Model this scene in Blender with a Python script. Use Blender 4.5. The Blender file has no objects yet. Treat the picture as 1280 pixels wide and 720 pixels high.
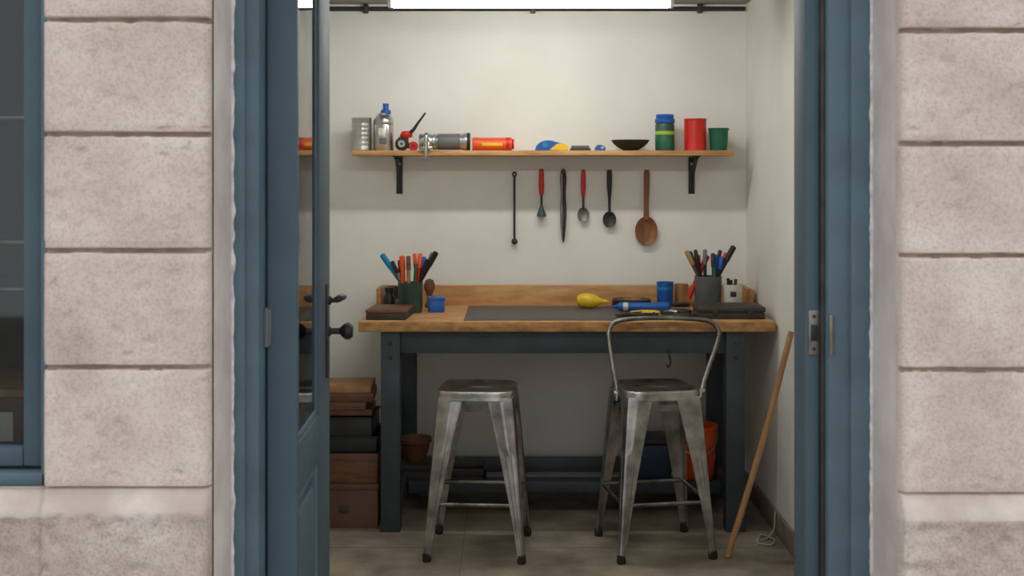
import bpy, bmesh, math, random
from mathutils import Vector, Matrix, noise
random.seed(4)
S = bpy.context.scene
R = math.radians

# ------------------------------------------------------------------ materials
def lin(c):
    return tuple(((v/255.0)/12.92 if v/255.0 <= 0.04045 else ((v/255.0+0.055)/1.055)**2.4) for v in c)
MATS = {}
def mat(name, rgb, rough=0.6, metal=0.0, var=0.12, scale=8.0, bump=0.0, bscale=60.0, rgb2=None, coat=0.0,
        stretch=(1,1,1), detail=6.0, lo=0.35, hi=0.65, spec=0.5):
    if name in MATS: return MATS[name]
    m = bpy.data.materials.new(name); m.use_nodes = True
    nt = m.node_tree; N = nt.nodes; L = nt.links
    b = N['Principled BSDF']
    b.inputs['Roughness'].default_value = rough
    b.inputs['Metallic'].default_value = metal
    b.inputs['Coat Weight'].default_value = coat
    b.inputs['Specular IOR Level'].default_value = spec
    tc = N.new('ShaderNodeTexCoord'); mp = N.new('ShaderNodeMapping')
    mp.inputs['Scale'].default_value = stretch
    L.new(tc.outputs['Object'], mp.inputs['Vector'])
    nz = N.new('ShaderNodeTexNoise'); nz.inputs['Scale'].default_value = scale
    nz.inputs['Detail'].default_value = detail
    L.new(mp.outputs['Vector'], nz.inputs['Vector'])
    cr = N.new('ShaderNodeValToRGB')
    c = lin(rgb)
    c2 = lin(rgb2) if rgb2 else tuple(min(1, v*(1+var)) for v in c)
    c1 = c if rgb2 else tuple(v*(1-var) for v in c)
    cr.color_ramp.elements[0].position = lo; cr.color_ramp.elements[0].color = (*c1, 1)
    cr.color_ramp.elements[1].position = hi; cr.color_ramp.elements[1].color = (*c2, 1)
    L.new(nz.outputs['Fac'], cr.inputs['Fac'])
    L.new(cr.outputs['Color'], b.inputs['Base Color'])
    mr = N.new('ShaderNodeMapRange')
    mr.inputs['To Min'].default_value = max(0, rough-0.08); mr.inputs['To Max'].default_value = min(1, rough+0.1)
    L.new(nz.outputs['Fac'], mr.inputs['Value']); L.new(mr.outputs['Result'], b.inputs['Roughness'])
    if bump > 0:
        n2 = N.new('ShaderNodeTexNoise'); n2.inputs['Scale'].default_value = bscale; n2.inputs['Detail'].default_value = 5
        L.new(mp.outputs['Vector'], n2.inputs['Vector'])
        bp = N.new('ShaderNodeBump'); bp.inputs['Strength'].default_value = bump; bp.inputs['Distance'].default_value = 0.01
        L.new(n2.outputs['Fac'], bp.inputs['Height']); L.new(bp.outputs['Normal'], b.inputs['Normal'])
    MATS[name] = m
    return m

def emis(name, col, st):
    m = bpy.data.materials.new(name); m.use_nodes = True
    b = m.node_tree.nodes['Principled BSDF']
    b.inputs['Base Color'].default_value = (*col, 1)
    b.inputs['Emission Color'].default_value = (*col, 1); b.inputs['Emission Strength'].default_value = st
    return m

def glassmat(name, tint=(0.93,0.97,0.96)):
    m = bpy.data.materials.new(name); m.use_nodes = True
    nt = m.node_tree; N = nt.nodes; L = nt.links
    N.remove(N['Principled BSDF']); out = N['Material Output']
    t = N.new('ShaderNodeBsdfTransparent'); t.inputs['Color'].default_value = (*tint, 1)
    g = N.new('ShaderNodeBsdfGlossy'); g.inputs['Roughness'].default_value = 0.03
    f = N.new('ShaderNodeFresnel'); f.inputs['IOR'].default_value = 1.5
    mx = N.new('ShaderNodeMixShader')
    L.new(f.outputs['Fac'], mx.inputs['Fac']); L.new(t.outputs[0], mx.inputs[1]); L.new(g.outputs[0], mx.inputs[2])
    L.new(mx.outputs[0], out.inputs['Surface'])
    return m

M_wall  = mat('wall_paint', (226,225,217), 0.75, scale=2.2, rgb2=(236,235,228), bump=0.04, bscale=30)
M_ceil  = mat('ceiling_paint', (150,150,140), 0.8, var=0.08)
M_floor = mat('concrete_floor', (108,98,86), 0.7, scale=5, rgb2=(158,146,130), bump=0.12, bscale=25, detail=11)
M_joint = mat('floor_joint', (92,84,74), 0.8)
M_blue  = mat('blue_paint', (76,94,104), 0.62, var=0.10, scale=6, bump=0.05, bscale=60, detail=8, spec=0.3)
M_blue2 = mat('blue_paint_weathered', (92,112,123), 0.62, var=0.12, scale=9, bump=0.1, bscale=90, detail=8, spec=0.3)
M_steelbench = mat('bench_paint', (58,65,71), 0.55, var=0.2, scale=7, bump=0.05, bscale=60)
M_ply   = mat('bench_wood', (178,130,80), 0.55, rgb2=(208,162,108), scale=7, stretch=(1.2,5,6), detail=9, bump=0.04, bscale=25)
M_plyd  = mat('bench_edge', (152,106,64), 0.6, rgb2=(196,148,94), scale=22, stretch=(1,2,2), detail=9, bump=0.08, bscale=60)
M_shelf = mat('shelf_wood', (176,128,78), 0.55, rgb2=(208,162,108), scale=6, stretch=(1,8,10), detail=8)
M_mat   = mat('cutting_mat', (92,88,84), 0.6, var=0.12, scale=14)
M_iron  = mat('dark_iron', (66,64,62), 0.5, metal=0.6, var=0.2, scale=20)
M_black = mat('black_plastic', (28,28,30), 0.45, var=0.2, scale=20)
M_steel = mat('brushed_steel', (176,176,174), 0.32, metal=1.0, rgb2=(204,203,198), scale=9, bump=0.03, bscale=120)
M_dull  = mat('dull_steel', (120,118,112), 0.5, metal=0.8, rgb2=(150,146,138), scale=40)
M_galv  = mat('stool_metal', (122,119,115), 0.3, metal=1.0, rgb2=(200,197,192), scale=13, bump=0.04, bscale=90, detail=9, lo=0.28, hi=0.66)
M_stube = mat('stool_tube_metal', (104,101,98), 0.34, metal=1.0, rgb2=(150,147,142), scale=13, detail=8)
M_rubber= mat('rubber', (42,36,34), 0.8)
M_red   = mat('red_paint', (200,34,24), 0.35, var=0.1)
M_orange= mat('orange_plastic', (230,88,36), 0.45, var=0.1)
M_yel   = mat('yellow_plastic', (228,190,30), 0.4, var=0.08)
M_bluep = mat('blue_plastic', (22,92,176), 0.35, var=0.1)
M_cyan  = mat('cyan_plastic', (20,130,180), 0.35, var=0.1)
M_green = mat('green_plastic', (20,98,70), 0.4, var=0.12)
M_dgreen= mat('dark_green_enamel', (48,76,66), 0.45, var=0.15)
M_lime  = mat('lime_label', (150,200,40), 0.5)
M_navy  = mat('navy_plastic', (28,44,72), 0.5)
M_grey  = mat('grey_plastic', (100,102,102), 0.5)
M_white = mat('white_ceramic', (216,212,202), 0.4, var=0.05)
M_cord  = mat('cord_grey', (170,168,162), 0.5)
M_brown = mat('brown_wood', (88,56,38), 0.55, rgb2=(120,80,54), scale=5, stretch=(2,2,12))
M_spoonw= mat('spoon_wood', (112,68,40), 0.5, rgb2=(148,96,58), scale=8, stretch=(6,6,1))
M_tan   = mat('tan_wood', (150,108,66), 0.6, rgb2=(178,134,88), scale=6, stretch=(4,4,1))
M_card  = mat('cardboard_brown', (88,62,49), 0.7, rgb2=(110,79,62), scale=4, bump=0.05)
M_dkbox = mat('dark_box', (58,52,48), 0.6, var=0.2)
M_terra = mat('terracotta', (96,56,36), 0.6, var=0.15)
M_base  = mat('baseboard_paint', (120,108,96), 0.7, rgb2=(146,132,116), scale=10, bump=0.1)
M_stucco= mat('reveal_plaster', (206,192,184), 0.85, rgb2=(230,220,214), scale=7, bump=0.25, bscale=70, detail=10)
M_sill  = mat('sill_render', (196,180,168), 0.85, rgb2=(220,208,198), scale=12, bump=0.25, bscale=140, detail=12)
M_caulk = mat('old_caulk', (200,200,200), 0.9, rgb2=(236,234,232), scale=50, bump=0.4, bscale=120)
M_mortar= mat('mortar', (146,124,110), 0.95, rgb2=(176,154,140), scale=30)
M_road  = mat('street_paving', (140,134,128), 0.85, var=0.15, scale=4, bump=0.2)
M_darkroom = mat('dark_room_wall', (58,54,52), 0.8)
M_glass = glassmat('door_glass')
M_wglass= glassmat('window_glass', (0.85,0.88,0.88))
TCOL=(1.0,0.99,0.95)
M_tube  = emis('fluorescent_diffuser', TCOL, 42.0)
M_tube2 = emis('fluorescent_diffuser_b', TCOL, 41.0)

def stone(name='stone_blocks', k=1.0, pit=0.55, b1=0.5):
    m = bpy.data.materials.new(name); m.use_nodes = True
    nt = m.node_tree; N = nt.nodes; L = nt.links; b = N['Principled BSDF']
    b.inputs['Roughness'].default_value = 0.9
    b.inputs['Specular IOR Level'].default_value = 0.2
    tc = N.new('ShaderNodeTexCoord')
    n1 = N.new('ShaderNodeTexNoise'); n1.inputs['Scale'].default_value = 6; n1.inputs['Detail'].default_value = 14; n1.inputs['Roughness'].default_value=0.62
    n2 = N.new('ShaderNodeTexNoise'); n2.inputs['Scale'].default_value = 210; n2.inputs['Detail'].default_value = 6
    n2.inputs['Roughness'].default_value=0.65
    L.new(tc.outputs['Object'], n1.inputs['Vector']); L.new(tc.outputs['Object'], n2.inputs['Vector'])
    cr = N.new('ShaderNodeValToRGB')
    e = cr.color_ramp.elements
    def cc(c): return (*[v*k for v in lin(c)],1)
    e[0].position=0.28; e[0].color=cc((198,180,166))
    e[1].position=0.76; e[1].color=cc((238,228,218))
    x = cr.color_ramp.elements.new(0.5); x.color=cc((220,204,192))
    L.new(n1.outputs['Fac'], cr.inputs['Fac'])
    c2 = N.new('ShaderNodeValToRGB')
    c2.color_ramp.elements[0].position=0.34; c2.color_ramp.elements[0].color=(0.62,0.57,0.53,1)
    c2.color_ramp.elements[1].position=0.54; c2.color_ramp.elements[1].color=(1,1,1,1)
    L.new(n2.outputs['Fac'], c2.inputs['Fac'])
    mx = N.new('ShaderNodeMix'); mx.data_type='RGBA'; mx.blend_type='MULTIPLY'; mx.inputs['Factor'].default_value=pit
    L.new(cr.outputs['Color'], mx.inputs['A']); L.new(c2.outputs['Color'], mx.inputs['B'])
    L.new(mx.outputs['Result'], b.inputs['Base Color'])
    bp = N.new('ShaderNodeBump'); bp.inputs['Strength'].default_value=b1; bp.inputs['Distance'].default_value=0.004
    L.new(n2.outputs['Fac'], bp.inputs['Height']); L.new(bp.outputs['Normal'], b.inputs['Normal'])
    return m
M_stone = stone()
M_stone_rough = stone('rough_plinth_render', 0.94, 0.75, 0.9)

# ------------------------------------------------------------------ geometry helpers
def link(name, me, m, smooth=True, ang=35):
    ob = bpy.data.objects.new(name, me)
    S.collection.objects.link(ob)
    if m: me.materials.append(m)
    if smooth:
        for p in me.polygons: p.use_smooth = True
        me.set_sharp_from_angle(angle=R(ang))
    return ob

def from_bm(name, bm, m, smooth=True, ang=35):
    bmesh.ops.recalc_face_normals(bm, faces=bm.faces)
    me = bpy.data.meshes.new(name); bm.to_mesh(me); bm.free()
    return link(name, me, m, smooth, ang)

def box(x0,x1,y0,y1,z0,z1, m, bev=0.002, seg=2, rotz=0.0, name='part', M=None):
    bm = bmesh.new(); bmesh.ops.create_cube(bm, size=1)
    sx,sy,sz = x1-x0,y1-y0,z1-z0
    bmesh.ops.scale(bm, vec=(sx,sy,sz), verts=bm.verts)
    if bev>0:
        bmesh.ops.bevel(bm, geom=list(bm.edges), offset=min(bev, min(sx,sy,sz)*0.45), segments=seg, affect='EDGES', profile=0.5)
    c = Vector(((x0+x1)/2,(y0+y1)/2,(z0+z1)/2))
    T = Matrix.Translation(c) @ Matrix.Rotation(rotz,4,'Z')
    if M is not None: T = M @ T
    bm.transform(T)
    return from_bm(name, bm, m)

def lathe(prof, m, M=Matrix.Identity(4), seg=36, name='part', ang=35):
    bm = bmesh.new(); rings=[]
    for r,z in prof:
        if r < 1e-6: rings.append([bm.verts.new((0,0,z))])
        else: rings.append([bm.verts.new((r*math.cos(2*math.pi*i/seg), r*math.sin(2*math.pi*i/seg), z)) for i in range(seg)])
    for a,b in zip(rings, rings[1:]):
        if len(a)==1 and len(b)==1: continue
        for i in range(seg):
            j=(i+1)%seg
            if len(a)==1: bm.faces.new((a[0],b[i],b[j]))
            elif len(b)==1: bm.faces.new((a[i],a[j],b[0]))
            else: bm.faces.new((a[i],a[j],b[j],b[i]))
    bm.transform(M)
    return from_bm(name, bm, m, True, ang)

def spline(pts, n=8):
    P=[Vector(p) for p in pts]; out=[]
    if len(P)<3: return P
    for i in range(len(P)-1):
        p0=P[max(i-1,0)]; p1=P[i]; p2=P[i+1]; p3=P[min(i+2,len(P)-1)]
        for k in range(n):
            t=k/n
            out.append(0.5*((2*p1)+(p2-p0)*t+(2*p0-5*p1+4*p2-p3)*t*t+(3*p1-p0-3*p2+p3)*t**3))
    out.append(P[-1]); return out

def tube(pts, r, m, seg=10, sm=0, name='part', flat=1.0):
    if isinstance(r,(int,float)): rr=[r]*len(pts)
    else: rr=list(r)
    if sm and len(pts)>2:
        P=spline(pts,sm); n=len(pts)
        R2=[]
        for i in range(len(P)):
            t=i/sm; a=min(int(t),n-1); b=min(a+1,n-1); f=t-a
            R2.append(rr[a]*(1-f)+rr[b]*f)
        rr=R2
    else: P=[Vector(p) for p in pts]
    bm=bmesh.new(); rings=[]; up=None
    for i,p in enumerate(P):
        d=(P[min(i+1,len(P)-1)]-P[max(i-1,0)]).normalized()
        if up is None:
            up = Vector((0,0,1)) if abs(d.z)<0.9 else Vector((0,1,0))
        u=(up-d*up.dot(d)).normalized(); v=d.cross(u); up=u
        rings.append([bm.verts.new(p+(u*math.cos(2*math.pi*k/seg)*flat+v*math.sin(2*math.pi*k/seg))*rr[i]) for k in range(seg)])
    for a,b in zip(rings,rings[1:]):
        for k in range(seg):
            j=(k+1)%seg; bm.faces.new((a[k],a[j],b[j],b[k]))
    bm.faces.new(rings[0][::-1]); bm.faces.new(rings[-1])
    return from_bm(name,bm,m,True,50)

def prism(outline, th, m, M=Matrix.Identity(4), bev=0.0, name='part'):
    bm=bmesh.new()
    a=[bm.verts.new((x,0,z)) for x,z in outline]; b=[bm.verts.new((x,th,z)) for x,z in outline]
    n=len(a)
    bm.faces.new(a); bm.faces.new(b[::-1])
    for i in range(n):
        j=(i+1)%n; bm.faces.new((a[i],b[i],b[j],a[j]))
    if bev>0: bmesh.ops.bevel(bm, geom=list(bm.edges), offset=bev, segments=2, affect='EDGES')
    bm.transform(M)
    return from_bm(name,bm,m)

def join(name, obs):
    bpy.ops.object.select_all(action='DESELECT')
    for o in obs: o.select_set(True)
    bpy.context.view_layer.objects.active = obs[0]
    if len(obs)>1: bpy.ops.object.join()
    o = bpy.context.view_layer.objects.active
    o.name = name; o.data.name = name
    vs=[v.co for v in o.data.vertices]
    c=Vector(((min(v.x for v in vs)+max(v.x for v in vs))/2,(min(v.y for v in vs)+max(v.y for v in vs))/2,min(v.z for v in vs)))
    o.data.transform(Matrix.Translation(-c)); o.location=c
    return o

def group(name, loc, parts):
    e=bpy.data.objects.new(name,None); S.collection.objects.link(e); e.location=loc; e.empty_display_size=0.05
    for pn,o in parts:
        o.name=pn; o.data.name=pn
        o.data.transform(Matrix.Translation(-Vector(loc))); o.parent=e
    return e

T=Matrix.Translation
def RX(a): return Matrix.Rotation(a,4,'X')
def RY(a): return Matrix.Rotation(a,4,'Y')
def RZ(a): return Matrix.Rotation(a,4,'Z')
def SC(x,y,z): return Matrix.Diagonal((x,y,z,1))

# ------------------------------------------------------------------ room shell
YB=5.83; XR=1.125; XL=-0.90; ZC=2.335
YF=2.03
join('floor',[box(XL-0.02,XR+0.1,2.0,YB+0.1,-0.1,0,M_floor,0)])
join('wall_back',[box(XL-0.02,XR+0.1,YB,YB+0.1,0,ZC,M_wall,0)])
join('wall_right',[box(XR,XR+0.1,2.30,YB,0,ZC,M_wall,0)])
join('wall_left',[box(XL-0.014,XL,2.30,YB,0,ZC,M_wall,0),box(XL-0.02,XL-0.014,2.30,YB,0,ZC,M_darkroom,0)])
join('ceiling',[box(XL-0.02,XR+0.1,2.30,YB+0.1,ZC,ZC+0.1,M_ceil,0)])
join('baseboard_right',[box(XR-0.014,XR,2.32,YB-0.005,0,0.095,M_base,0.003)])
join('ground',[box(-6,6,-9,2.0,-0.12,-0.02,M_road,0)])
join('trim_conduit',[tube([(XL+0.01,YB-0.02,ZC-0.025),(XR-0.01,YB-0.02,ZC-0.025)],0.011,M_iron)]+
     [box(x-0.012,x+0.012,YB-0.035,YB-0.001,ZC-0.045,ZC-0.002,M_iron,0.002) for x in (-0.7,0.1,0.9)])
join('trim_floor_joint',[box(XL+0.01,XR-0.02,4.929,4.931,0.0,0.0006,M_joint,0),box(-0.201,-0.199,2.4,YB-0.02,0.0,0.0006,M_joint,0)])

# facade stone
XO_L=-0.5076; XO_R=0.6526; XW=-0.785
def ss(a,b,x):
    t=max(0,min(1,(x-a)/(b-a))); return t*t*(3-2*t)
def facade(x0,x1,z0,z1,joints,vj,plinth,stepx=0.0065,stepz=0.0065,seed=0.0,edges=(True,True)):
    nx=max(2,int((x1-x0)/stepx))
    zs=[]; z=z0
    while z<z1:
        zs.append(z)
        near=min([abs(z-q) for q in joints+[plinth]] or [9])
        z+= 0.0016 if near<0.012 else (0.003 if near<0.04 else stepz)
    zs.append(z1)
    V=[];F=[];G=[];ZZ=[]
    for z in zs:
        for i in range(-1,nx+2):
            ii=min(max(i,0),nx); x=x0+(x1-x0)*ii/nx
            ZZ.append(z)
            if i<0 or i>nx:
                V.append((x,YF+0.035,z)); G.append(0); continue
            n1=noise.noise(Vector((x*14+seed,z*14,1.3))); n2=noise.noise(Vector((x*45+seed,z*45,7.1)))
            n3=noise.noise(Vector((x*110,z*110,seed)))
            h=0; g=0
            d=9
            for q in joints: d=min(d,abs(z-q+0.0013*n1+0.0010*n2))
            dv=9
            for q in vj: dv=min(dv,abs(x-q+0.002*n2))
            if z>plinth:
                dd=min(d,dv)
                if z-plinth<0.004: dd=min(dd,z-plinth)
                g=1-ss(0.0028,0.0052+0.002*n2,dd)
                h+=0.012*g
                h+=0.0022*(1-ss(0.003,0.018,dd))*(0.6+n1)
                h+=0.0012*n1+0.0007*n2+0.0006*n3
                if n2>0.42 and n1>0.1: h+=0.003
            elif z>plinth-0.040:
                t=(plinth-z)/0.040
                h=0.004-0.018*ss(0,1,t)+0.002*n1+0.0013*n2+0.0008*n3
            else:
                h=-0.014+0.004*n1+0.0035*n2+0.0022*n3
                if n2>0.35: h+=0.003
                h+=0.004*ss(plinth-0.040,plinth-0.060,z)
            e=9
            if edges[0] and z>plinth: e=min(e,x-x0)
            if edges[1]: e=min(e,x1-x)
            h+=0.007*(1-ss(0,0.008+0.005*n2,e))**2
            V.append((x,YF+h,z)); G.append(g)
    w=nx+3; mi=[]
    for j in range(len(zs)-1):
        for i in range(w-1):
            a=j*w+i; F.append((a,a+1,a+w+1,a+w))
            if (G[a]+G[a+1]+G[a+w]+G[a+w+1])/4>0.6: mi.append(1)
            elif ZZ[a]<plinth-0.044: mi.append(3)
            elif ZZ[a]<plinth: mi.append(2)
            else: mi.append(0)
    me=bpy.data.meshes.new('stone'); me.from_pydata(V,[],F)
    ob=link('stone',me,M_stone,True,180)
    me.materials.append(M_mortar); me.materials.append(M_sill); me.materials.append(M_stone_rough)
    me.polygons.foreach_set('material_index',mi)
    return ob
JL=[0.985,1.189,1.385,1.580,1.772,1.968,2.16,2.355]
JR=[0.975,1.185,1.376,1.564,1.754,1.945,2.14,2.33]
front=[facade(XW,XO_L,0.0,2.55,JL,[],0.985,seed=2.0),
       facade(XO_R,2.0,0.0,2.55,JR,[1.32],0.975,seed=9.0,edges=(True,False)),
       facade(-2.6,XW,0.0,0.985,[],[],0.985,stepx=0.009,seed=2.0,edges=(False,False)),
       box(-2.6,XW,2.06,2.30,0,0.983,M_stucco,0),
       box(XW,XO_L,2.055,2.30,0,2.6,M_stucco,0),
       box(XO_R,2.0,2.055,2.30,0,2.6,M_stucco,0),
       box(XO_L,XO_R,2.045,2.30,2.22,2.6,M_stucco,0),
       box(-2.6,XW,2.045,2.30,2.15,2.6,M_stucco,0),
       box(-2.6,-1.62,2.045,2.30,0.983,2.15,M_stucco,0)]
join('wall_front',front)

# door frame
fr=[]
for s,xo,xi in ((-1,XO_L,-0.462),(1,XO_R,0.576)):
    a,b=sorted((xo,xi)); mid=xo+(xi-xo)*0.5
    fr.append(box(a,b,2.215,2.34,0,2.16,M_blue2,0.004))
    a2,b2=sorted((xo-s*0.001,mid)); fr.append(box(a2,b2,2.197,2.23,0,2.18,M_blue2,0.006,3))
fr.append(box(0.543,0.578,2.25,2.34,0,2.13,M_blue,0.004))
fr.append(box(0.568,0.58,2.232,2.26,0,2.13,M_iron,0.002))
fr.append(box(XO_L,XO_R,2.20,2.34,2.13,2.22,M_blue2,0.004))
join('trim_door_frame',fr)
def rough_strip(x,y,z0,z1,w,seed):
    pts=[];rr=[];n=260
    for i in range(n+1):
        z=z0+(z1-z0)*i/n
        k=noise.noise(Vector((seed,z*30,0)));k2=noise.noise(Vector((seed+4,z*95,0)))
        pts.append((x+0.002*k,y,z)); rr.append(w*(0.75+0.8*k+0.9*abs(k2)))
    return tube(pts,rr,M_caulk,8)
join('trim_caulk',[rough_strip(XO_L+0.001,2.199,0,2.2,0.0045,3.0),rough_strip(XO_R-0.001,2.199,0,2.2,0.0045,8.0)])
join('strike_plate',[box(0.549,0.569,2.246,2.252,1.178,1.262,M_dull,0.002),
      box(0.553,0.565,2.244,2.249,1.205,1.235,M_black,0.001),
      box(0.578,0.585,2.209,2.218,1.182,1.258,M_dull,0.002)]+
     [lathe([(0,0.003),(0.003,0.002),(0.0035,0)],M_iron,T((0.559,2.246,z))@RX(R(90)),12) for z in (1.19,1.25)])

# door leaf (open inwards)
DM=T((-0.402,2.27,0))@RZ(R(1.6))
def dbox(x0,x1,y0,y1,z0,z1,m,bev=0.002): return box(x0,x1,y0,y1,z0,z1,m,bev,2,0,'part',DM)
W=0.50; th=0.056; ys=0.024; ye=0.32
dp=[dbox(-th,0,0,ys,0.02,2.10,M_blue,0.003), dbox(-th,0,ye,W,0.02,2.10,M_blue,0.003),
    dbox(-th+0.002,-0.002,ys,ye,0.90,1.0,M_blue,0.002), dbox(-th+0.002,-0.002,ys,ye,0.02,0.2,M_blue),
    dbox(-th+0.002,-0.002,ys,ye,1.98,2.10,M_blue),
    dbox(-0.040,-0.016,ys,ye,0.2,0.9,M_blue,0.001), dbox(-0.03,-0.004,ys+0.035,ye-0.035,0.24,0.86,M_blue,0.010)]
for (a,b,c,d) in ((ys,ys+0.012,0.2,0.9),(ye-0.012,ye,0.2,0.9),(ys,ye,0.888,0.9),(ys,ye,0.2,0.212)):
    dp.append(dbox(-0.02,-0.004,a,b,c,d,M_blue2,0.003))
for (a,b,c,d) in ((ys,ys+0.006,1.0,1.98),(ye-0.010,ye,1.0,1.98),(ys,ye,1.0,1.014),(ys,ye,1.966,1.98)):
    dp.append(dbox(-0.016,-0.006,a,b,c,d,M_blue2,0.002))
leaf=join('p',dp)
gl=join('p',[dbox(-0.012,-0.008,ys+0.004,ye-0.004,1.004,1.976,M_glass,0)])
hp=[dbox(0.0,0.004,W-0.075,W-0.035,1.06,1.27,M_iron,0.002)]
hp.append(lathe([(0,0),(0.012,0),(0.012,0.004),(0.007,0.008),(0.007,0.026),(0.013,0.032),(0.019,0.040),(0.019,0.048),(0.013,0.055),(0,0.057)],M_iron,DM@T((0.003,W-0.055,1.163))@RY(R(90)),24))
hp.append(lathe([(0,0),(0.011,0),(0.010,0.006),(0.005,0.009),(0.005,0.022),(0,0.023)],M_black,DM@T((0.003,W-0.055,1.232))@RY(R(90)),20))
q=[DM@Vector(v) for v in ((0.020,W-0.055,1.232),(0.028,W-0.045,1.236),(0.032,W-0.01,1.235),(0.030,W+0.03,1.231))]
hp.append(tube(q,[0.007,0.0085,0.007,0.005],M_black,10,5))
hand=join('p',hp)
hg=[]
for zc in (0.35,1.228,1.95):
    hg.append(box(-0.464,-0.449,2.262,2.272,zc-0.034,zc+0.034,M_grey,0.002))
    hg.append(tube([(-0.4585,2.262,zc-0.036),(-0.4585,2.262,zc+0.036)],0.006,M_grey,12))
hinge=join('p',hg)
def regroup(name,loc,items):
    e=bpy.data.objects.new(name,None); S.collection.objects.link(e); e.location=loc; e.empty_display_size=0.05
    for pn,o in items:
        o.name=pn; o.data.name=pn; o.parent=e; o.location=o.location-Vector(loc)
    return e
regroup('door_1',(-0.402,2.27,0),[('leaf',leaf),('glass_pane',gl),('handle',hand),('hinges',hinge)])

# window at left of facade, with a dark store room behind it
wf=[box(-0.800,XW,2.06,2.13,0.984,2.15,M_blue2,0.003), box(-1.62,-0.785,2.06,2.13,0.984,1.006,M_blue2,0.003),
    box(-0.838,-0.802,2.08,2.12,1.012,2.13,M_blue,0.004), box(-1.60,-0.838,2.08,2.12,1.012,1.045,M_blue,0.004),
    box(-1.62,-1.585,2.08,2.12,1.0,2.13,M_blue,0.004), box(-1.62,-0.785,2.06,2.13,2.11,2.15,M_blue2,0.003),
    box(-1.225,-1.19,2.08,2.12,1.045,2.12,M_blue,0.004)]
wfo=join('p',wf)
wg=join('p',[box(-1.59,-0.836,2.10,2.104,1.04,2.115,M_wglass,0)])
regroup('window_1',(-1.2,2.1,0.984),[('frame',wfo),('glass_pane',wg)])
XS=-0.922
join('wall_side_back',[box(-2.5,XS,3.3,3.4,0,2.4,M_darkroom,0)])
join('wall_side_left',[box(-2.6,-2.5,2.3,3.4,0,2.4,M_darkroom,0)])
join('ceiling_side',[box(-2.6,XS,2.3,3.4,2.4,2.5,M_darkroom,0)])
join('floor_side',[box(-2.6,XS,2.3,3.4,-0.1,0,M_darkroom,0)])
sh=[box(-1.9,-0.93,2.5,2.85,z,z+0.007,M_dull,0.002) for z in (1.627,1.37,1.273,0.93)]
sh+=[box(x-0.01,x+0.01,2.82,2.84,0,1.9,M_iron,0.002) for x in (-1.88,-1.45,-0.95)]
sh+=[box(x-0.01,x+0.01,2.51,2.53,0,1.9,M_iron,0.002) for x in (-1.88,-1.45,)]
join('metal_rack',sh)
join('cardboard_box',[box(-1.25,-0.965,2.52,2.8,0.939,1.05,M_card,0.004),box(-1.255,-0.960,2.515,2.805,1.05,1.068,M_tan,0.003),
      box(-1.075,-1.035,2.517,2.521,0.96,1.02,M_white,0.0)])

# ------------------------------------------------------------------ lights
def fixture(xc,yc,L,mt):
    z=2.225
    parts=[box(xc-L/2,xc+L/2,yc-0.026,yc+0.026,z+0.012,z+0.045,M_white,0.004),
      box(xc-L/2+0.012,xc+L/2-0.012,yc-0.021,yc+0.021,z-0.014,z+0.012,mt,0.009,3),
      box(xc-L/2-0.004,xc-L/2+0.012,yc-0.024,yc+0.024,z-0.014,z+0.03,M_white,0.003),
      box(xc+L/2-0.012,xc+L/2+0.004,yc-0.024,yc+0.024,z-0.014,z+0.03,M_white,0.003)]
    for dx in (-L*0.35,L*0.35): parts.append(tube([(xc+dx,yc,z+0.045),(xc+dx,yc,ZC)],0.006,M_iron))
    return join('fluorescent_light',parts)
fixture(0.078,5.05,1.18,M_tube)
fixture(0.078,3.55,1.18,M_tube2)

# ------------------------------------------------------------------ workbench
BZ=0.897; BF=5.12; BBk=5.775; BX0=-0.649; BX1=1.112
wb=[box(BX0,BX1,BF,BBk,BZ-0.045,BZ,M_ply,0.004,2),
    box(BX0+0.001,BX1-0.001,BF-0.003,BF+0.012,BZ-0.044,BZ-0.003,M_plyd,0.003),
    box(-0.615,1.105,5.745,5.77,BZ-0.001,BZ+0.096,M_ply,0.003),
    box(-0.628,-0.608,5.62,5.775,BZ-0.001,BZ+0.092,M_plyd,0.003),
    box(1.085,1.108,5.55,5.775,BZ-0.001,BZ+0.092,M_plyd,0.003)]
for x in (-0.556,0.906):
    wb.append(box(x,x+0.082,5.14,5.215,0,BZ-0.045,M_steelbench,0.004))
for x in (-0.52,0.92):
    wb.append(box(x,x+0.07,5.69,5.76,0,BZ-0.045,M_steelbench,0.004))
    wb.append(box(x+0.01,x+0.05,5.2,5.7,0.10,0.165,M_steelbench,0.003))
    wb.append(box(x+0.01,x+0.05,5.2,5.7,0.76,BZ-0.045,M_steelbench,0.003))
wb.append(box(-0.48,0.91,5.155,5.185,BZ-0.14,BZ-0.045,M_steelbench,0.003))
wb.append(box(-0.46,0.93,5.70,5.74,0.12,0.185,M_steelbench,0.003))
wb.append(box(-0.46,0.93,5.40,5.44,0.10,0.150,M_steelbench,0.003))
wb.append(box(-0.46,0.93,5.45,5.69,0.085,0.10,M_steelbench,0.002))
for x in (-0.515,0.947):
    for z in (0.80,0.74): wb.append(lathe([(0,0.006),(0.007,0.005),(0.008,0)],M_iron,T((x,5.14,z))@RX(R(90)),8))
join('workbench',wb)
join('hanging_hook',[tube([(0.668,5.152,0.765),(0.668,5.145,0.745),(0.672,5.145,0.72),(0.664,5.145,0.70),(0.655,5.145,0.712)],0.0045,M_iron,8,5),
      lathe([(0,0.0),(0.010,0.002),(0.010,0.010),(0,0.012)],M_iron,T((0.668,5.156,0.765))@RX(R(90)),12)])

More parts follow.
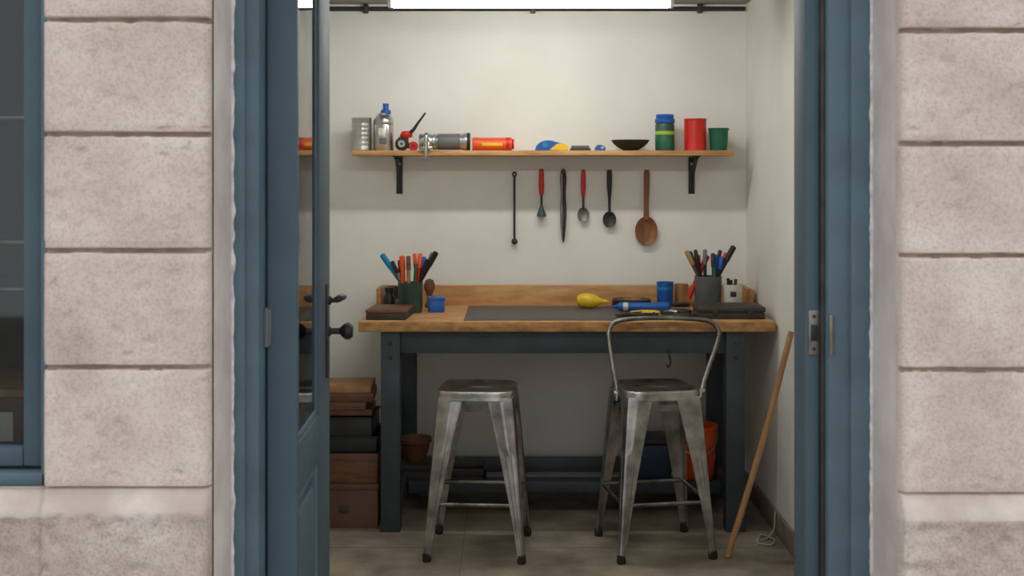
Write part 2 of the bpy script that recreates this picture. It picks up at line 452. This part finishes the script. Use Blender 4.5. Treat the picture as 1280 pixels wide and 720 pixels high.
# ------------------------------------------------------------------ shelf + brackets
SZ=1.628
join('wall_shelf',[box(-0.738,1.026,5.595,YB,SZ-0.024,SZ,M_shelf,0.003)])
for x in (-0.540,0.862):
    y=YB
    pr=[box(x-0.015,x+0.015,y-0.006,y,SZ-0.204,SZ-0.024,M_iron,0.002), box(x-0.015,x+0.015,y-0.19,y,SZ-0.031,SZ-0.024,M_iron,0.002)]
    pr.append(tube([(x,y-0.175,SZ-0.034),(x,y-0.10,SZ-0.07),(x,y-0.04,SZ-0.12),(x,y-0.006,SZ-0.19)],0.009,M_iron,8,5,flat=0.6))
    for zz in (SZ-0.06,SZ-0.185): pr.append(lathe([(0,0.004),(0.005,0.003),(0.006,0)],M_steel,T((x,y-0.006,zz))@RX(R(90)),10))
    join('shelf_bracket',pr)

# ------------------------------------------------------------------ stools
def stool(cx,cy,rot,back=False):
    M=T((cx,cy,0))@RZ(rot); H=0.66; hs=0.156
    parts=[]
    seg=64; bm=bmesh.new(); rings=[]
    def se(a,k,n): 
        c,s=math.cos(a),math.sin(a); r=(abs(c)**n+abs(s)**n)**(-1/n); return c*r*k, s*r*k
    prof=[(0,-0.020),(0,-0.008),(0.03,-0.0065),(0.12,-0.007),(0.5,-0.008),(0.80,-0.006),(0.90,-0.001),(0.95,0),(0.98,-0.002),(0.995,-0.007),(1.0,-0.014),(1.004,-0.030),(1.012,-0.034),(1.008,-0.038),(0.985,-0.036),(0.975,-0.015)]
    for t,z in prof:
        ring=[]
        for i in range(seg):
            a=2*math.pi*i/seg
            ox,oy=se(a,1,2.6); ox*=0.040; oy*=0.018
            qx,qy=se(a,hs,5.0)
            if t<=1: x=ox+(qx-ox)*t; y=oy+(qy-oy)*t
            else: x=qx*t; y=qy*t
            ring.append(bm.verts.new((x,y,H+z)))
        rings.append(ring)
    for a,b in zip(rings,rings[1:]):
        for i in range(seg):
            j=(i+1)%seg; bm.faces.new((a[i],a[j],b[j],b[i]))
    bm.transform(M); parts.append(('seat',from_bm('seat',bm,M_galv,True,50)))
    k=0
    for sx in (-1,1):
        for sy in (-1,1):
            k+=1
            bm=bmesh.new(); rings=[]; n=16
            for i in range(n+1):
                t=i/n
                z=0.637*(1-t)+0.022*t
                off=0.149+(0.197-0.149)*(t**0.9)
                w=0.072*(1-t)**1.25+0.030+(-0.004*t)
                th=0.003; rc=0.010
                out=[(-w,0),(-w*0.72,0),(-w*0.66,0.0025),(-w*0.40,0.0025),(-w*0.34,0),(-rc,0),(-rc*0.3,-rc*0.3),(0,-rc),(0,-w*0.34),(0.0025,-w*0.40),(0.0025,-w*0.66),(0,-w*0.72),(0,-w)]
                inn=[(-th,-w),(-th,-w*0.5),(-th-rc*0.4,-th-rc*0.4),(-w*0.5,-th),(-w,-th)]
                ring=[bm.verts.new((sx*(off+px),sy*(off+py),z)) for px,py in out+inn]
                rings.append(ring)
            m_=len(rings[0])
            for a,b in zip(rings,rings[1:]):
                for i in range(m_):
                    j=(i+1)%m_; bm.faces.new((a[i],a[j],b[j],b[i]))
            bm.faces.new(rings[0]); bm.faces.new(rings[-1])
            bm.transform(M); parts.append(('leg_%d'%k,from_bm('leg',bm,M_galv,True,30)))
            fx,fy=sx*0.186,sy*0.186
            parts.append(('foot_%d'%k,lathe([(0,0),(0.015,0),(0.0175,0.005),(0.017,0.030),(0.014,0.034),(0,0.034)],M_rubber,M@T((fx,fy,0)),16)))
    def at(z):
        t=(0.637-z)/(0.637-0.022); return 0.149+0.048*(t**0.9)
    k=0
    for ang in range(4):
        k+=1
        A=M@RZ(R(90*ang))
        o=at(0.55)-0.006
        pts=[(-o+0.05,-o,0.540),(-0.060,-at(0.60)+0.006,0.585),(0,-at(0.60)+0.006,0.590),(0.060,-at(0.60)+0.006,0.585),(o-0.05,-o,0.540)]
        bm=bmesh.new(); P=spline(pts,6); rs=[]
        for p in P:
            rs.append([bm.verts.new(p+Vector(v)) for v in ((0,-0.0015,-0.010),(0,-0.0015,0.016),(0,0.0015,0.016),(0,0.0015,-0.010))])
        for a,b in zip(rs,rs[1:]):
            for i in range(4):
                j=(i+1)%4; bm.faces.new((a[i],a[j],b[j],b[i]))
        bm.faces.new(rs[0]); bm.faces.new(rs[-1]); bm.transform(A)
        parts.append(('brace_%d'%k,from_bm('b',bm,M_stube)))
        o=at(0.222)-0.008
        pts=[A@Vector((-o+0.004,-o,0.222)),A@Vector((o-0.004,-o,0.222))]
        parts.append(('rung_%d'%k,tube(pts,0.0075,M_stube,10,0,flat=1.2)))
    if back:
        pts=[(0.425,4.90,0.60),(0.423,4.93,0.66),(0.412,4.99,0.74),(0.402,5.04,0.83),(0.405,5.06,0.87),(0.425,5.068,0.897),(0.47,5.072,0.910),(0.56,5.075,0.916),(0.68,5.078,0.916),(0.80,5.080,0.908),(0.842,5.080,0.893),(0.862,5.075,0.866),(0.860,5.06,0.835),(0.82,5.02,0.74),(0.785,4.98,0.66),(0.768,4.95,0.60)]
        parts.append(('backrest',tube(pts,0.0100,M_stube,12,6)))
        for p in ((0.424,4.915,0.63),(0.776,4.965,0.63)):
            parts.append(('rivet',lathe([(0,-0.012),(0.011,-0.011),(0.011,0.011),(0,0.012)],M_galv,T(p)@RY(R(90)),12)))
    return group('metal_bar_stool',(cx,cy,0),parts)
stool(-0.135,4.925,R(-4))
stool(0.578,4.94,R(9.5),True)

# ------------------------------------------------------------------ leaning stick
join('wooden_stick',[tube([(0.850,4.79,0.008),(0.93,4.795,0.26),(1.02,4.805,0.56),(1.108,4.815,0.893)],[0.013,0.0125,0.012,0.0115],M_tan,14,5)])
join('power_cord',[tube([(1.106,5.10,0.10),(1.095,5.08,0.03),(1.05,5.03,0.005),(1.0,5.0,0.005),(1.05,4.95,0.005),(1.08,5.0,0.012),(1.04,5.08,0.008),(1.0,4.94,0.005)],0.0032,M_cord,8,8)])

# ------------------------------------------------------------------ shelf items
SY=5.70
def cyl_lying(x0,x1,r,m,y=SY,z0=SZ):
    return lathe([(0,0),(r*0.92,0),(r,0.003),(r,x1-x0-0.003),(r*0.92,x1-x0),(0,x1-x0)],m,T((x0,y,z0+r))@RY(R(90)),30)
pf=[(0,0),(0.044,0),(0.047,0.004)]
for i in range(6):
    z=0.02+i*0.021; pf+=[(0.0465,z),(0.0455,z+0.004),(0.0465,z+0.008)]
pf+=[(0.047,0.150),(0.048,0.154),(0.044,0.154),(0.044,0.146),(0,0.146)]
join('tin_can',[lathe(pf,M_steel,T((-0.705,SY,SZ)))])
join('spray_bottle',[lathe([(0,0),(0.044,0),(0.047,0.005),(0.047,0.118),(0.045,0.123),(0.047,0.128),(0.046,0.145),(0.036,0.160),(0.026,0.168),(0.026,0.176),(0,0.176)],M_steel,T((-0.603,SY,SZ))),
      lathe([(0,0.172),(0.024,0.172),(0.025,0.176),(0.023,0.19),(0.014,0.196),(0.013,0.212),(0.016,0.216),(0.014,0.222),(0,0.223)],M_bluep,T((-0.593,SY,SZ))),
      box(-0.622,-0.600,SY-0.0485,SY-0.044,SZ+0.07,SZ+0.105,M_white,0.001),box(-0.618,-0.585,SY-0.0485,SY-0.044,SZ+0.03,SZ+0.06,M_grey,0.001)])
cl=[]
def wheel(x,y,z,r,w,m): return lathe([(r*0.3,-w/2),(r*0.92,-w/2),(r,-w*0.3),(r,w*0.3),(r*0.92,w/2),(r*0.3,w/2),(r*0.3,-w/2)],m,T((x,y,z))@RX(R(90)),26)
cl.append(wheel(-0.515,5.68,SZ+0.032,0.032,0.024,M_black)); cl.append(wheel(-0.462,5.68,SZ+0.022,0.022,0.02,M_red))
cl.append(wheel(-0.515,5.66,SZ+0.032,0.018,0.018,M_steel))
cl.append(box(-0.535,-0.450,5.68,5.72,SZ+0.012,SZ+0.035,M_red,0.008,3))
cl.append(box(-0.525,-0.485,5.675,5.715,SZ+0.03,SZ+0.08,M_red,0.01,3))
cl.append(lathe([(0,0),(0.026,0.003),(0.03,0.015),(0.022,0.03),(0,0.034)],M_red,T((-0.495,5.69,SZ+0.06)),20))
cl.append(tube([(-0.53,5.68,SZ+0.055),(-0.47,5.68,SZ+0.09),(-0.44,5.68,SZ+0.13),(-0.405,5.68,SZ+0.178)],[0.007,0.009,0.006,0.004],M_black,10,5))
join('bench_vise',cl)
x0=-0.435
tp=[(0,0),(0.036,0),(0.038,0.004),(0.038,0.050),(0.034,0.058),(0.034,0.062)]
for i in range(9): tp+=[(0.0375,0.066+i*0.014),(0.0375,0.073+i*0.014),(0.035,0.076+i*0.014)]
tp+=[(0.036,0.20),(0.041,0.212),(0.0415,0.232),(0.036,0.236),(0.033,0.226),(0,0.22)]
join('flashlight',[lathe(tp,M_steel,T((x0,SY,SZ+0.0425))@RY(R(90)),32),
      lathe([(0.0379,0.09),(0.0382,0.092),(0.0382,0.19),(0.0379,0.192)],M_grey,T((x0,SY,SZ+0.0425))@RY(R(90)),32),
      lathe([(0.042,0.224),(0.0425,0.226),(0.0425,0.236),(0.041,0.238)],M_black,T((x0,SY,SZ+0.0425))@RY(R(90)),32)])
cc=[tube([(-0.395,5.64,SZ+0.045),(-0.395,5.60,SZ+0.075),(-0.395,5.578,SZ+0.06),(-0.395,5.575,SZ+0.0),(-0.395,5.578,SZ-0.035),(-0.395,5.60,SZ-0.042)],0.009,M_steel,8,5),
    tube([(-0.395,5.612,SZ-0.050),(-0.395,5.612,SZ-0.024)],0.008,M_steel),
    box(-0.41,-0.38,5.612,5.65,SZ,SZ+0.04,M_steel,0.006),
    tube([(-0.42,5.605,SZ-0.04),(-0.37,5.600,SZ-0.036)],0.0045,M_steel,8),
    box(-0.425,-0.365,5.575,5.592,SZ+0.004,SZ+0.018,M_steel,0.004)]
join('c_clamp',cc)
join('spray_can',[cyl_lying(-0.186,0.0,0.031,M_orange),lathe([(0.0312,0.0),(0.0315,0.001),(0.0315,0.030),(0.0312,0.031)],M_orange,T((-0.185,SY,SZ+0.032))@RY(R(90)),30),
      lathe([(0.0312,0.0),(0.0316,0.001),(0.0316,0.018),(0.0312,0.02)],M_red,T((-0.03,SY,SZ+0.032))@RY(R(90)),30),
      box(-0.14,-0.045,SY-0.0325,SY-0.026,SZ+0.022,SZ+0.036,M_yel,0.001),
      lathe([(0,0),(0.02,0),(0.024,0.004),(0.024,0.01)],M_red,T((0.0,SY,SZ+0.032))@RY(R(90)),20)])
td=[]
out=[(0.0,0.0)]+[(0.062-0.062*math.cos(R(a)),0.004+0.045*math.sin(R(a))) for a in range(0,120,12)]+[(0.125,0.034),(0.15,0.022),(0.155,0.0)]
td.append(prism(out,0.035,M_bluep,T((0.108,5.68,SZ)),0.004))
td.append(prism([(0.065,0.003),(0.15,0.0),(0.152,0.024),(0.125,0.036),(0.1,0.032)],0.04,M_yel,T((0.110,5.6775,SZ+0.0005)),0.002))
td.append(lathe([(0,0),(0.013,0),(0.013,0.004),(0,0.004)],M_cyan,T((0.155,5.678,SZ+0.028))@RX(R(90)),24))
join('tape_dispenser',td)
join('sharpening_stone',[box(0.272,0.368,5.67,5.71,SZ,SZ+0.012,M_dkbox,0.003),box(0.278,0.362,5.673,5.707,SZ+0.012,SZ+0.025,M_grey,0.004)])
join('pencil_sharpener',[prism([(0,0),(0.05,0),(0.05,0.016),(0.035,0.028),(0.012,0.028),(0,0.014)],0.025,M_bluep,T((0.388,5.68,SZ)),0.003),
     lathe([(0,0),(0.007,0),(0.007,0.004),(0,0.004)],M_steel,T((0.423,5.679,SZ+0.015))@RX(R(90)),14)])
join('bowl',[lathe([(0,0),(0.035,0),(0.036,0.004),(0.06,0.017),(0.08,0.034),(0.089,0.048),(0.090,0.051),(0.087,0.050),(0.076,0.036),(0.055,0.020),(0.03,0.009),(0,0.007)],M_black,T((0.556,5.70,SZ)),44)])
join('paint_jar',[lathe([(0,0),(0.042,0),(0.045,0.004),(0.045,0.118),(0.040,0.132),(0.036,0.138),(0,0.138)],M_dgreen,T((0.718,SY,SZ))),
      lathe([(0.0452,0.075),(0.0458,0.077),(0.0458,0.090),(0.0452,0.092)],M_lime,T((0.718,SY,SZ))),
      lathe([(0.0452,0.015),(0.0457,0.017),(0.0457,0.062),(0.0452,0.064)],M_green,T((0.718,SY,SZ))),
      lathe([(0.041,0.130),(0.046,0.131),(0.047,0.134),(0.047,0.148),(0.044,0.151),(0.04,0.152),(0.042,0.156),(0.042,0.168),(0.039,0.171),(0,0.171)],M_bluep,T((0.718,SY,SZ)))])
join('paint_can',[lathe([(0,0),(0.050,0),(0.052,0.002),(0.0515,0.006),(0.0515,0.142),(0.054,0.145),(0.054,0.150),(0.050,0.151),(0.048,0.146),(0,0.145)],M_red,T((0.86,SY,SZ)),40)])
join('green_cup',[lathe([(0,0),(0.039,0),(0.040,0.003),(0.045,0.095),(0.049,0.097),(0.049,0.106),(0.045,0.107),(0.042,0.1),(0.037,0.006),(0,0.006)],M_green,T((0.97,SY,SZ)),36)])

# ------------------------------------------------------------------ hanging tools
HY=5.805
def peg(x,z): return tube([(x,YB+0.0,z),(x,HY-0.010,z),(x,HY-0.012,z+0.006)],0.0025,M_iron,8)
def spoonbowl(x,zc,w,h,m,d=0.012):
    pr=[(0,-d),(0.45,-d*0.85),(0.8,-d*0.45),(1.0,0),(0.97,0.002),(0.78,-d*0.3),(0.43,-d*0.62),(0,-d*0.75)]
    return lathe([(r,z) for r,z in pr],m,T((x,HY-0.002,zc))@RX(R(90))@SC(w/2,h/2,1),32)
join('ball_end_rod',[tube([(0.0115,HY,1.51),(0.0115,HY,1.205)],0.0055,M_iron,8),
   lathe([(0,-0.016),(0.011,-0.011),(0.016,0),(0.011,0.011),(0,0.016)],M_black,T((0.0115,HY,1.197)),18),
   tube([(0.0115+0.009*math.cos(a*math.pi/6),HY,1.519+0.010*math.sin(a*math.pi/6)) for a in range(13)],0.0035,M_iron,8),peg(0.0115,1.522)])
join('palette_brush',[tube([(0.141,HY,1.544),(0.141,HY,1.52),(0.141,HY,1.46),(0.141,HY,1.42)],[0.010,0.012,0.0135,0.010],M_red,14,4),
   tube([(0.141,HY,1.42),(0.141,HY,1.355)],[0.006,0.006],M_iron),
   lathe([(0,0),(0.008,0),(0.014,-0.02),(0.021,-0.038),(0.022,-0.05),(0,-0.052)],M_dgreen,T((0.141,HY,1.366)),20),peg(0.141,1.535)])
tw=[]
for s in (-1,1):
    tw.append(tube([(0.245+s*0.004,HY,1.54),(0.245+s*0.008,HY,1.50),(0.245+s*0.006,HY,1.42),(0.245+s*0.008,HY,1.34),(0.245+s*0.006,HY,1.26),(0.245+s*0.002,HY,1.193)],[0.006,0.008,0.006,0.0075,0.006,0.002],M_dull if s<0 else M_iron,8,5))
tw.append(lathe([(0,-0.008),(0.012,-0.007),(0.012,0.007),(0,0.008)],M_iron,T((0.245,HY,1.532))@RX(R(90)),16)); tw.append(peg(0.245,1.543))
join('tongs',tw)
join('metal_spoon',[tube([(0.341,HY,1.54),(0.341,HY,1.52),(0.341,HY,1.45),(0.341,HY,1.41)],[0.009,0.011,0.012,0.008],M_red,12,4),
   tube([(0.341,HY,1.41),(0.341,HY,1.35)],0.006,M_iron), spoonbowl(0.341,1.325,0.056,0.070,M_dull),peg(0.341,1.535)])
join('black_spoon',[tube([(0.466,HY,1.54),(0.466,HY,1.50),(0.466,HY,1.45),(0.466,HY,1.40),(0.466,HY,1.33)],[0.011,0.013,0.012,0.007,0.006],M_black,12,4),
   spoonbowl(0.466,1.302,0.064,0.078,M_iron),peg(0.466,1.53)])
join('wooden_spoon',[tube([(0.645,HY,1.540),(0.645,HY,1.52),(0.644,HY,1.46),(0.642,HY,1.38),(0.642,HY,1.30)],[0.011,0.015,0.014,0.012,0.014],M_spoonw,14,5,flat=0.7),
   spoonbowl(0.642,1.247,0.108,0.140,M_spoonw,0.018),peg(0.645,1.53)])

# ------------------------------------------------------------------ bench items
join('cutting_mat',[box(-0.205,0.56,5.145,5.70,BZ,BZ+0.003,M_mat,0.001)])
join('wooden_box',[box(-0.615,-0.445,5.16,5.40,BZ,BZ+0.030,M_dkbox,0.003,rotz=-0.06),box(-0.618,-0.442,5.157,5.403,BZ+0.030,BZ+0.042,M_brown,0.003,rotz=-0.06)])
def cup(x,y,r,h,m,taper=0.93): 
    return lathe([(0,0),(r*taper*0.95,0),(r*taper,0.004),(r*0.99,h-0.006),(r,h-0.003),(r*0.99,h),(r*0.94,h-0.001),(r*taper*0.92,0.01),(0,0.01)],m,T((x,y,BZ)),36)
def pen(cx,cy,r,h,tx,ty,tz,pr,m,mcap=None):
    pr=pr*1.15
    tip=Vector((tx,ty,tz)); d=Vector((tx-cx,ty-cy,0))
    rim=Vector((cx,cy,BZ+h))+ (d.normalized()*(r*0.75) if d.length>0 else Vector((0,0,0)))
    b=rim+(rim-tip).normalized()*(h*0.7)
    if b.z<BZ+0.02: b=b+(tip-b)*0.1
    out=[tube([b,b.lerp(tip,0.7),tip.lerp(b,0.03),tip],[pr*0.9,pr,pr,pr*0.45],m,10)]
    if mcap: out.append(tube([b.lerp(tip,0.72),tip.lerp(b,0.01),tip+(tip-b).normalized()*0.002],[pr*1.18,pr*1.12,pr*0.6],mcap,10))
    return out
cx,cy=-0.457,5.46
L=[cup(cx,cy,0.057,0.135,M_dgreen)]
for (tx,ty,tz,pr,a,b) in [(-0.583,5.44,1.158,0.010,M_cyan,M_cyan),(-0.568,5.48,1.135,0.008,M_navy,None),(-0.535,5.42,1.128,0.007,M_tan,M_black),(-0.492,5.43,1.152,0.010,M_orange,M_orange),
      (-0.505,5.47,1.13,0.009,M_yel,M_red),(-0.462,5.41,1.152,0.008,M_tan,M_brown),(-0.44,5.48,1.158,0.007,M_yel,M_orange),(-0.412,5.44,1.162,0.008,M_red,M_orange),
      (-0.395,5.47,1.145,0.008,M_black,M_bluep),(-0.375,5.43,1.135,0.009,M_black,M_black),(-0.340,5.45,1.168,0.010,M_black,M_black),(-0.358,5.47,1.163,0.007,M_black,M_grey),(-0.43,5.42,1.12,0.006,M_green,None)]:
    L+=pen(cx,cy,0.053,0.135,tx,ty,tz,pr,a,b)
join('pencil_cup',L)
cx,cy=0.888,5.50
L=[cup(cx,cy,0.062,0.160,M_grey)]
for (tx,ty,tz,pr,a,b) in [(0.788,5.48,1.170,0.009,M_brown,M_tan),(0.808,5.52,1.165,0.009,M_tan,M_black),(0.826,5.47,1.176,0.007,M_black,M_black),(0.845,5.51,1.150,0.008,M_tan,M_brown),
      (0.868,5.46,1.178,0.007,M_black,M_grey),(0.885,5.50,1.150,0.010,M_red,M_red),(0.905,5.47,1.160,0.008,M_green,M_black),(0.925,5.51,1.152,0.009,M_bluep,M_bluep),
      (0.948,5.48,1.145,0.008,M_black,M_bluep),(0.972,5.50,1.160,0.008,M_red,M_red),(1.004,5.49,1.192,0.010,M_black,M_black),(1.012,5.52,1.18,0.007,M_black,None),(0.95,5.54,1.17,0.007,M_dgreen,M_black)]:
    L+=pen(cx,cy,0.058,0.160,tx,ty,tz,pr,a,b)
join('pencil_cup',L)
join('ink_bottle',[lathe([(0,0),(0.026,0),(0.028,0.004),(0.028,0.06),(0.018,0.075),(0.018,0.085),(0.022,0.086),(0.022,0.105),(0,0.107)],M_black,T((-0.560,5.54,BZ)),24)])
join('camera_lens',[lathe([(0,0),(0.024,0),(0.026,0.004),(0.026,0.05),(0.029,0.052),(0.029,0.095),(0.027,0.10),(0.022,0.098),(0,0.09)],M_black,T((-0.555,5.65,BZ)),28),
                    lathe([(0.0262,0.02),(0.0275,0.022),(0.0275,0.04),(0.0262,0.042)],M_grey,T((-0.555,5.65,BZ)),28)])
join('blue_tin',[box(-0.378,-0.308,5.45,5.52,BZ,BZ+0.055,M_bluep,0.004,rotz=0.15),box(-0.381,-0.305,5.447,5.523,BZ+0.052,BZ+0.068,M_bluep,0.004,rotz=0.15)])
join('wood_knob',[lathe([(0,0),(0.02,0),(0.022,0.012),(0.012,0.03),(0.013,0.06),(0.024,0.085),(0.026,0.105),(0.018,0.128),(0,0.135)],M_brown,T((-0.385,5.66,BZ)),24)])
join('glue_bottle',[lathe([(0,0),(0.020,0.002),(0.032,0.02),(0.035,0.05),(0.030,0.08),(0.016,0.105),(0.010,0.115),(0.010,0.13),(0.004,0.145),(0,0.147)],M_yel,T((0.30,5.60,BZ+0.0405))@RZ(R(-8))@RY(R(92)),26)])
join('tape_roll',[lathe([(0.045,0.001),(0.085,0),(0.09,0.004),(0.09,0.036),(0.085,0.040),(0.05,0.040),(0.045,0.036),(0.045,0.001)],M_black,T((0.555,5.64,BZ+0.003)),36),
                  lathe([(0.042,0.0),(0.046,0.0),(0.046,0.043),(0.042,0.043),(0.042,0.0)],M_tan,T((0.555,5.64,BZ+0.003)),36)])
join('marker_tube',[lathe([(0,0),(0.004,0.002),(0.006,0.02),(0.014,0.035),(0.019,0.04),(0.019,0.20),(0.021,0.202),(0.021,0.255),(0.018,0.26),(0,0.26)],M_bluep,T((0.445,5.47,BZ+0.0245))@RZ(R(-3))@RY(R(90)),22),
                    lathe([(0.0192,0.055),(0.0196,0.057),(0.0196,0.075),(0.0192,0.077)],M_white,T((0.445,5.47,BZ+0.0245))@RZ(R(-3))@RY(R(90)),22)])
join('plastic_cup',[cup(0.71,5.63,0.040,0.122,M_bluep,0.88)]+[lathe([(0.0375,0.085),(0.0395,0.087),(0.0395,0.098),(0.038,0.1)],M_cyan,T((0.71,5.63,BZ)),30)])
join('enamel_mug',[cup(0.790,5.66,0.032,0.110,M_tan,0.92)]+[tube([(0.820,5.66,BZ+0.09),(0.84,5.66,BZ+0.085),(0.845,5.66,BZ+0.055),(0.83,5.66,BZ+0.03),(0.816,5.66,BZ+0.025)],0.004,M_tan,8,5)])
def pliers(name,x,y,rot,mh,s=1.0,zb=0.003):
    M=T((x,y,BZ+zb+0.010))@RZ(rot)
    p=[]
    for k in (-1,1):
        q=[M@(Vector(v)*s) for v in ((0,0,0),(-0.03,k*0.014,0.001),(-0.07,k*0.028,0.001),(-0.13,k*0.024,0))]
        p.append(tube(q,[0.006,0.0095,0.0095,0.007],mh,10,5))
        q=[M@(Vector(v)*s) for v in ((0,-k*0.003,0),(0.025,-k*0.008,0),(0.055,-k*0.002,0))]
        p.append(tube(q,[0.008,0.007,0.004],M_iron,8,4))
    p.append(lathe([(0,-0.009),(0.012,-0.008),(0.012,0.009),(0,0.010)],M_iron,M,16))
    return join(name,p)
pliers('pliers',0.50,5.25,R(192),M_black,1.0)
pliers('pliers',0.655,5.33,R(8),M_yel,1.0)
pliers('wire_cutters',0.68,5.20,R(195),M_black,0.85,0.003)
sp=[]
M=T((0.70,5.40,BZ+0.010))@RZ(R(12))
for k in (-1,1):
    c=Vector((0.062,k*0.024,0))
    sp.append(tube([M@(c+Vector((0.028*math.cos(a*math.pi/8),0.020*math.sin(a*math.pi/8),0))) for a in range(17)],0.008,M_black,8))
    sp.append(tube([M@Vector((0.040,k*0.018,0)),M@Vector((0,0,0.001*k)),M@Vector((-0.09,-k*0.006,0.001*k))],[0.007,0.006,0.002],M_steel,8))
join('scissors',sp)
join('hand_brush',[box(0.725,0.800,5.475,5.515,BZ,BZ+0.022,M_tan,0.004,rotz=0.1),box(0.722,0.803,5.473,5.517,BZ+0.022,BZ+0.040,M_black,0.006,rotz=0.1)])
join('tool_case',[box(0.800,1.085,5.19,5.39,BZ,BZ+0.028,M_dkbox,0.005,rotz=-0.03),box(0.797,1.088,5.187,5.393,BZ+0.030,BZ+0.052,M_dkbox,0.006,rotz=-0.03),
     box(0.81,1.075,5.195,5.385,BZ+0.026,BZ+0.032,M_brown,0.0,rotz=-0.03)]+
     [box(x-0.012,x+0.012,5.184,5.192,BZ+0.018,BZ+0.04,M_iron,0.002) for x in (0.87,1.02)])
join('white_cup',[cup(0.990,5.44,0.043,0.128,M_white,0.92),box(0.972,0.998,5.3965,5.402,BZ+0.075,BZ+0.098,M_dkbox,0.001)]+
     [tube([(0.975,5.44,BZ+0.03),(0.967,5.43,BZ+0.155)],0.007,M_black,8),tube([(0.99,5.44,BZ+0.03),(1.005,5.45,BZ+0.15)],0.007,M_dkbox,8),tube([(0.98,5.46,BZ+0.03),(0.985,5.47,BZ+0.145)],0.009,M_black,8)])

# ------------------------------------------------------------------ things under / beside the bench
join('storage_box',[box(-0.86,-0.575,5.20,5.50,0,0.185,M_card,0.004),box(-0.865,-0.572,5.195,5.505,0.165,0.19,M_card,0.004),box(-0.74,-0.70,5.192,5.198,0.07,0.10,M_dkbox,0.002)])
join('storage_box',[box(-0.85,-0.578,5.21,5.49,0.19,0.30,M_brown,0.004),box(-0.855,-0.574,5.205,5.495,0.285,0.318,M_card,0.004)])
def tray(x0,x1,y0,y1,z0,z1,m):
    t=0.006
    return [box(x0,x1,y0,y1,z0,z0+t,m,0.001),box(x0,x0+t,y0,y1,z0,z1,m,0.001),box(x1-t,x1,y0,y1,z0,z1,m,0.001),box(x0,x1,y0,y0+t,z0,z1,m,0.001),box(x0,x1,y1-t,y1,z0,z1,m,0.001),
            box(x0-0.006,x1+0.006,y0-0.006,y0+t,z1-0.006,z1,m,0.001),box(x1-t,x1+0.006,y0-0.006,y1+0.006,z1-0.006,z1,m,0.001)]
join('plastic_tray',tray(-0.86,-0.578,5.22,5.50,0.318,0.39,M_black)+tray(-0.85,-0.60,5.23,5.49,0.326,0.47,M_black))
join('wooden_tray',[box(-0.86,-0.61,5.25,5.47,0.472,0.50,M_brown,0.003,rotz=0.03),box(-0.85,-0.63,5.24,5.46,0.50,0.53,M_brown,0.003,rotz=-0.02),box(-0.85,-0.605,5.25,5.48,0.53,0.57,M_brown,0.004,rotz=0.05),
     box(-0.85,-0.615,5.255,5.485,0.57,0.60,M_tan,0.003,rotz=0.03)])
join('plastic_bucket',[lathe([(0,0),(0.080,0),(0.083,0.005),(0.096,0.255),(0.101,0.257),(0.102,0.27),(0.097,0.272),(0.092,0.255),(0.078,0.012),(0,0.01)],M_orange,T((0.842,5.57,0.10)),44),
      tube([(0.742,5.57,0.355),(0.765,5.50,0.29),(0.842,5.458,0.24),(0.92,5.50,0.29),(0.942,5.57,0.355)],0.003,M_steel,8,8)])
join('storage_bin',[box(0.52,0.72,5.48,5.66,0.10,0.30,M_navy,0.012,3),box(0.51,0.73,5.47,5.67,0.295,0.32,M_black,0.006,3)])
join('clay_pot',[lathe([(0,0),(0.04,0),(0.06,0.04),(0.070,0.085),(0.077,0.09),(0.077,0.108),(0.070,0.110),(0.058,0.08),(0,0.07)],M_terra,T((-0.445,5.56,0.205)),36)])
join('tool_chest',[box(-0.50,-0.36,5.47,5.66,0.10,0.185,M_dkbox,0.005),box(-0.503,-0.357,5.467,5.663,0.18,0.205,M_dkbox,0.004),box(-0.45,-0.41,5.46,5.47,0.13,0.15,M_iron,0.002)])
join('wooden_crate',[box(-0.345,-0.12,5.50,5.67,0.10,0.112,M_dkbox,0.002)]+[box(-0.345,-0.12,y,y+0.01,z,z+0.03,M_dkbox,0.002) for y in (5.50,5.66) for z in (0.115,0.15)]+
     [box(x,x+0.01,5.50,5.67,0.112,0.18,M_dkbox,0.002) for x in (-0.345,-0.13)])

# ------------------------------------------------------------------ world / camera
w=bpy.data.worlds.new('overcast'); S.world=w; w.use_nodes=True
bg=w.node_tree.nodes['Background']; bg.inputs['Color'].default_value=(0.95,0.97,1.0,1); bg.inputs['Strength'].default_value=1.15

cam=bpy.data.cameras.new('camera'); co=bpy.data.objects.new('camera',cam); S.collection.objects.link(co)
co.location=(0,0,1.51); co.rotation_euler=(R(90),0,0)
cam.sensor_width=36; cam.lens=42.67; cam.shift_y=-140/1280
cam.dof.use_dof=True; cam.dof.focus_distance=5.1; cam.dof.aperture_fstop=8.0
cam.clip_start=0.05
S.camera=co
S.view_settings.view_transform='Standard'
S.view_settings.exposure=0
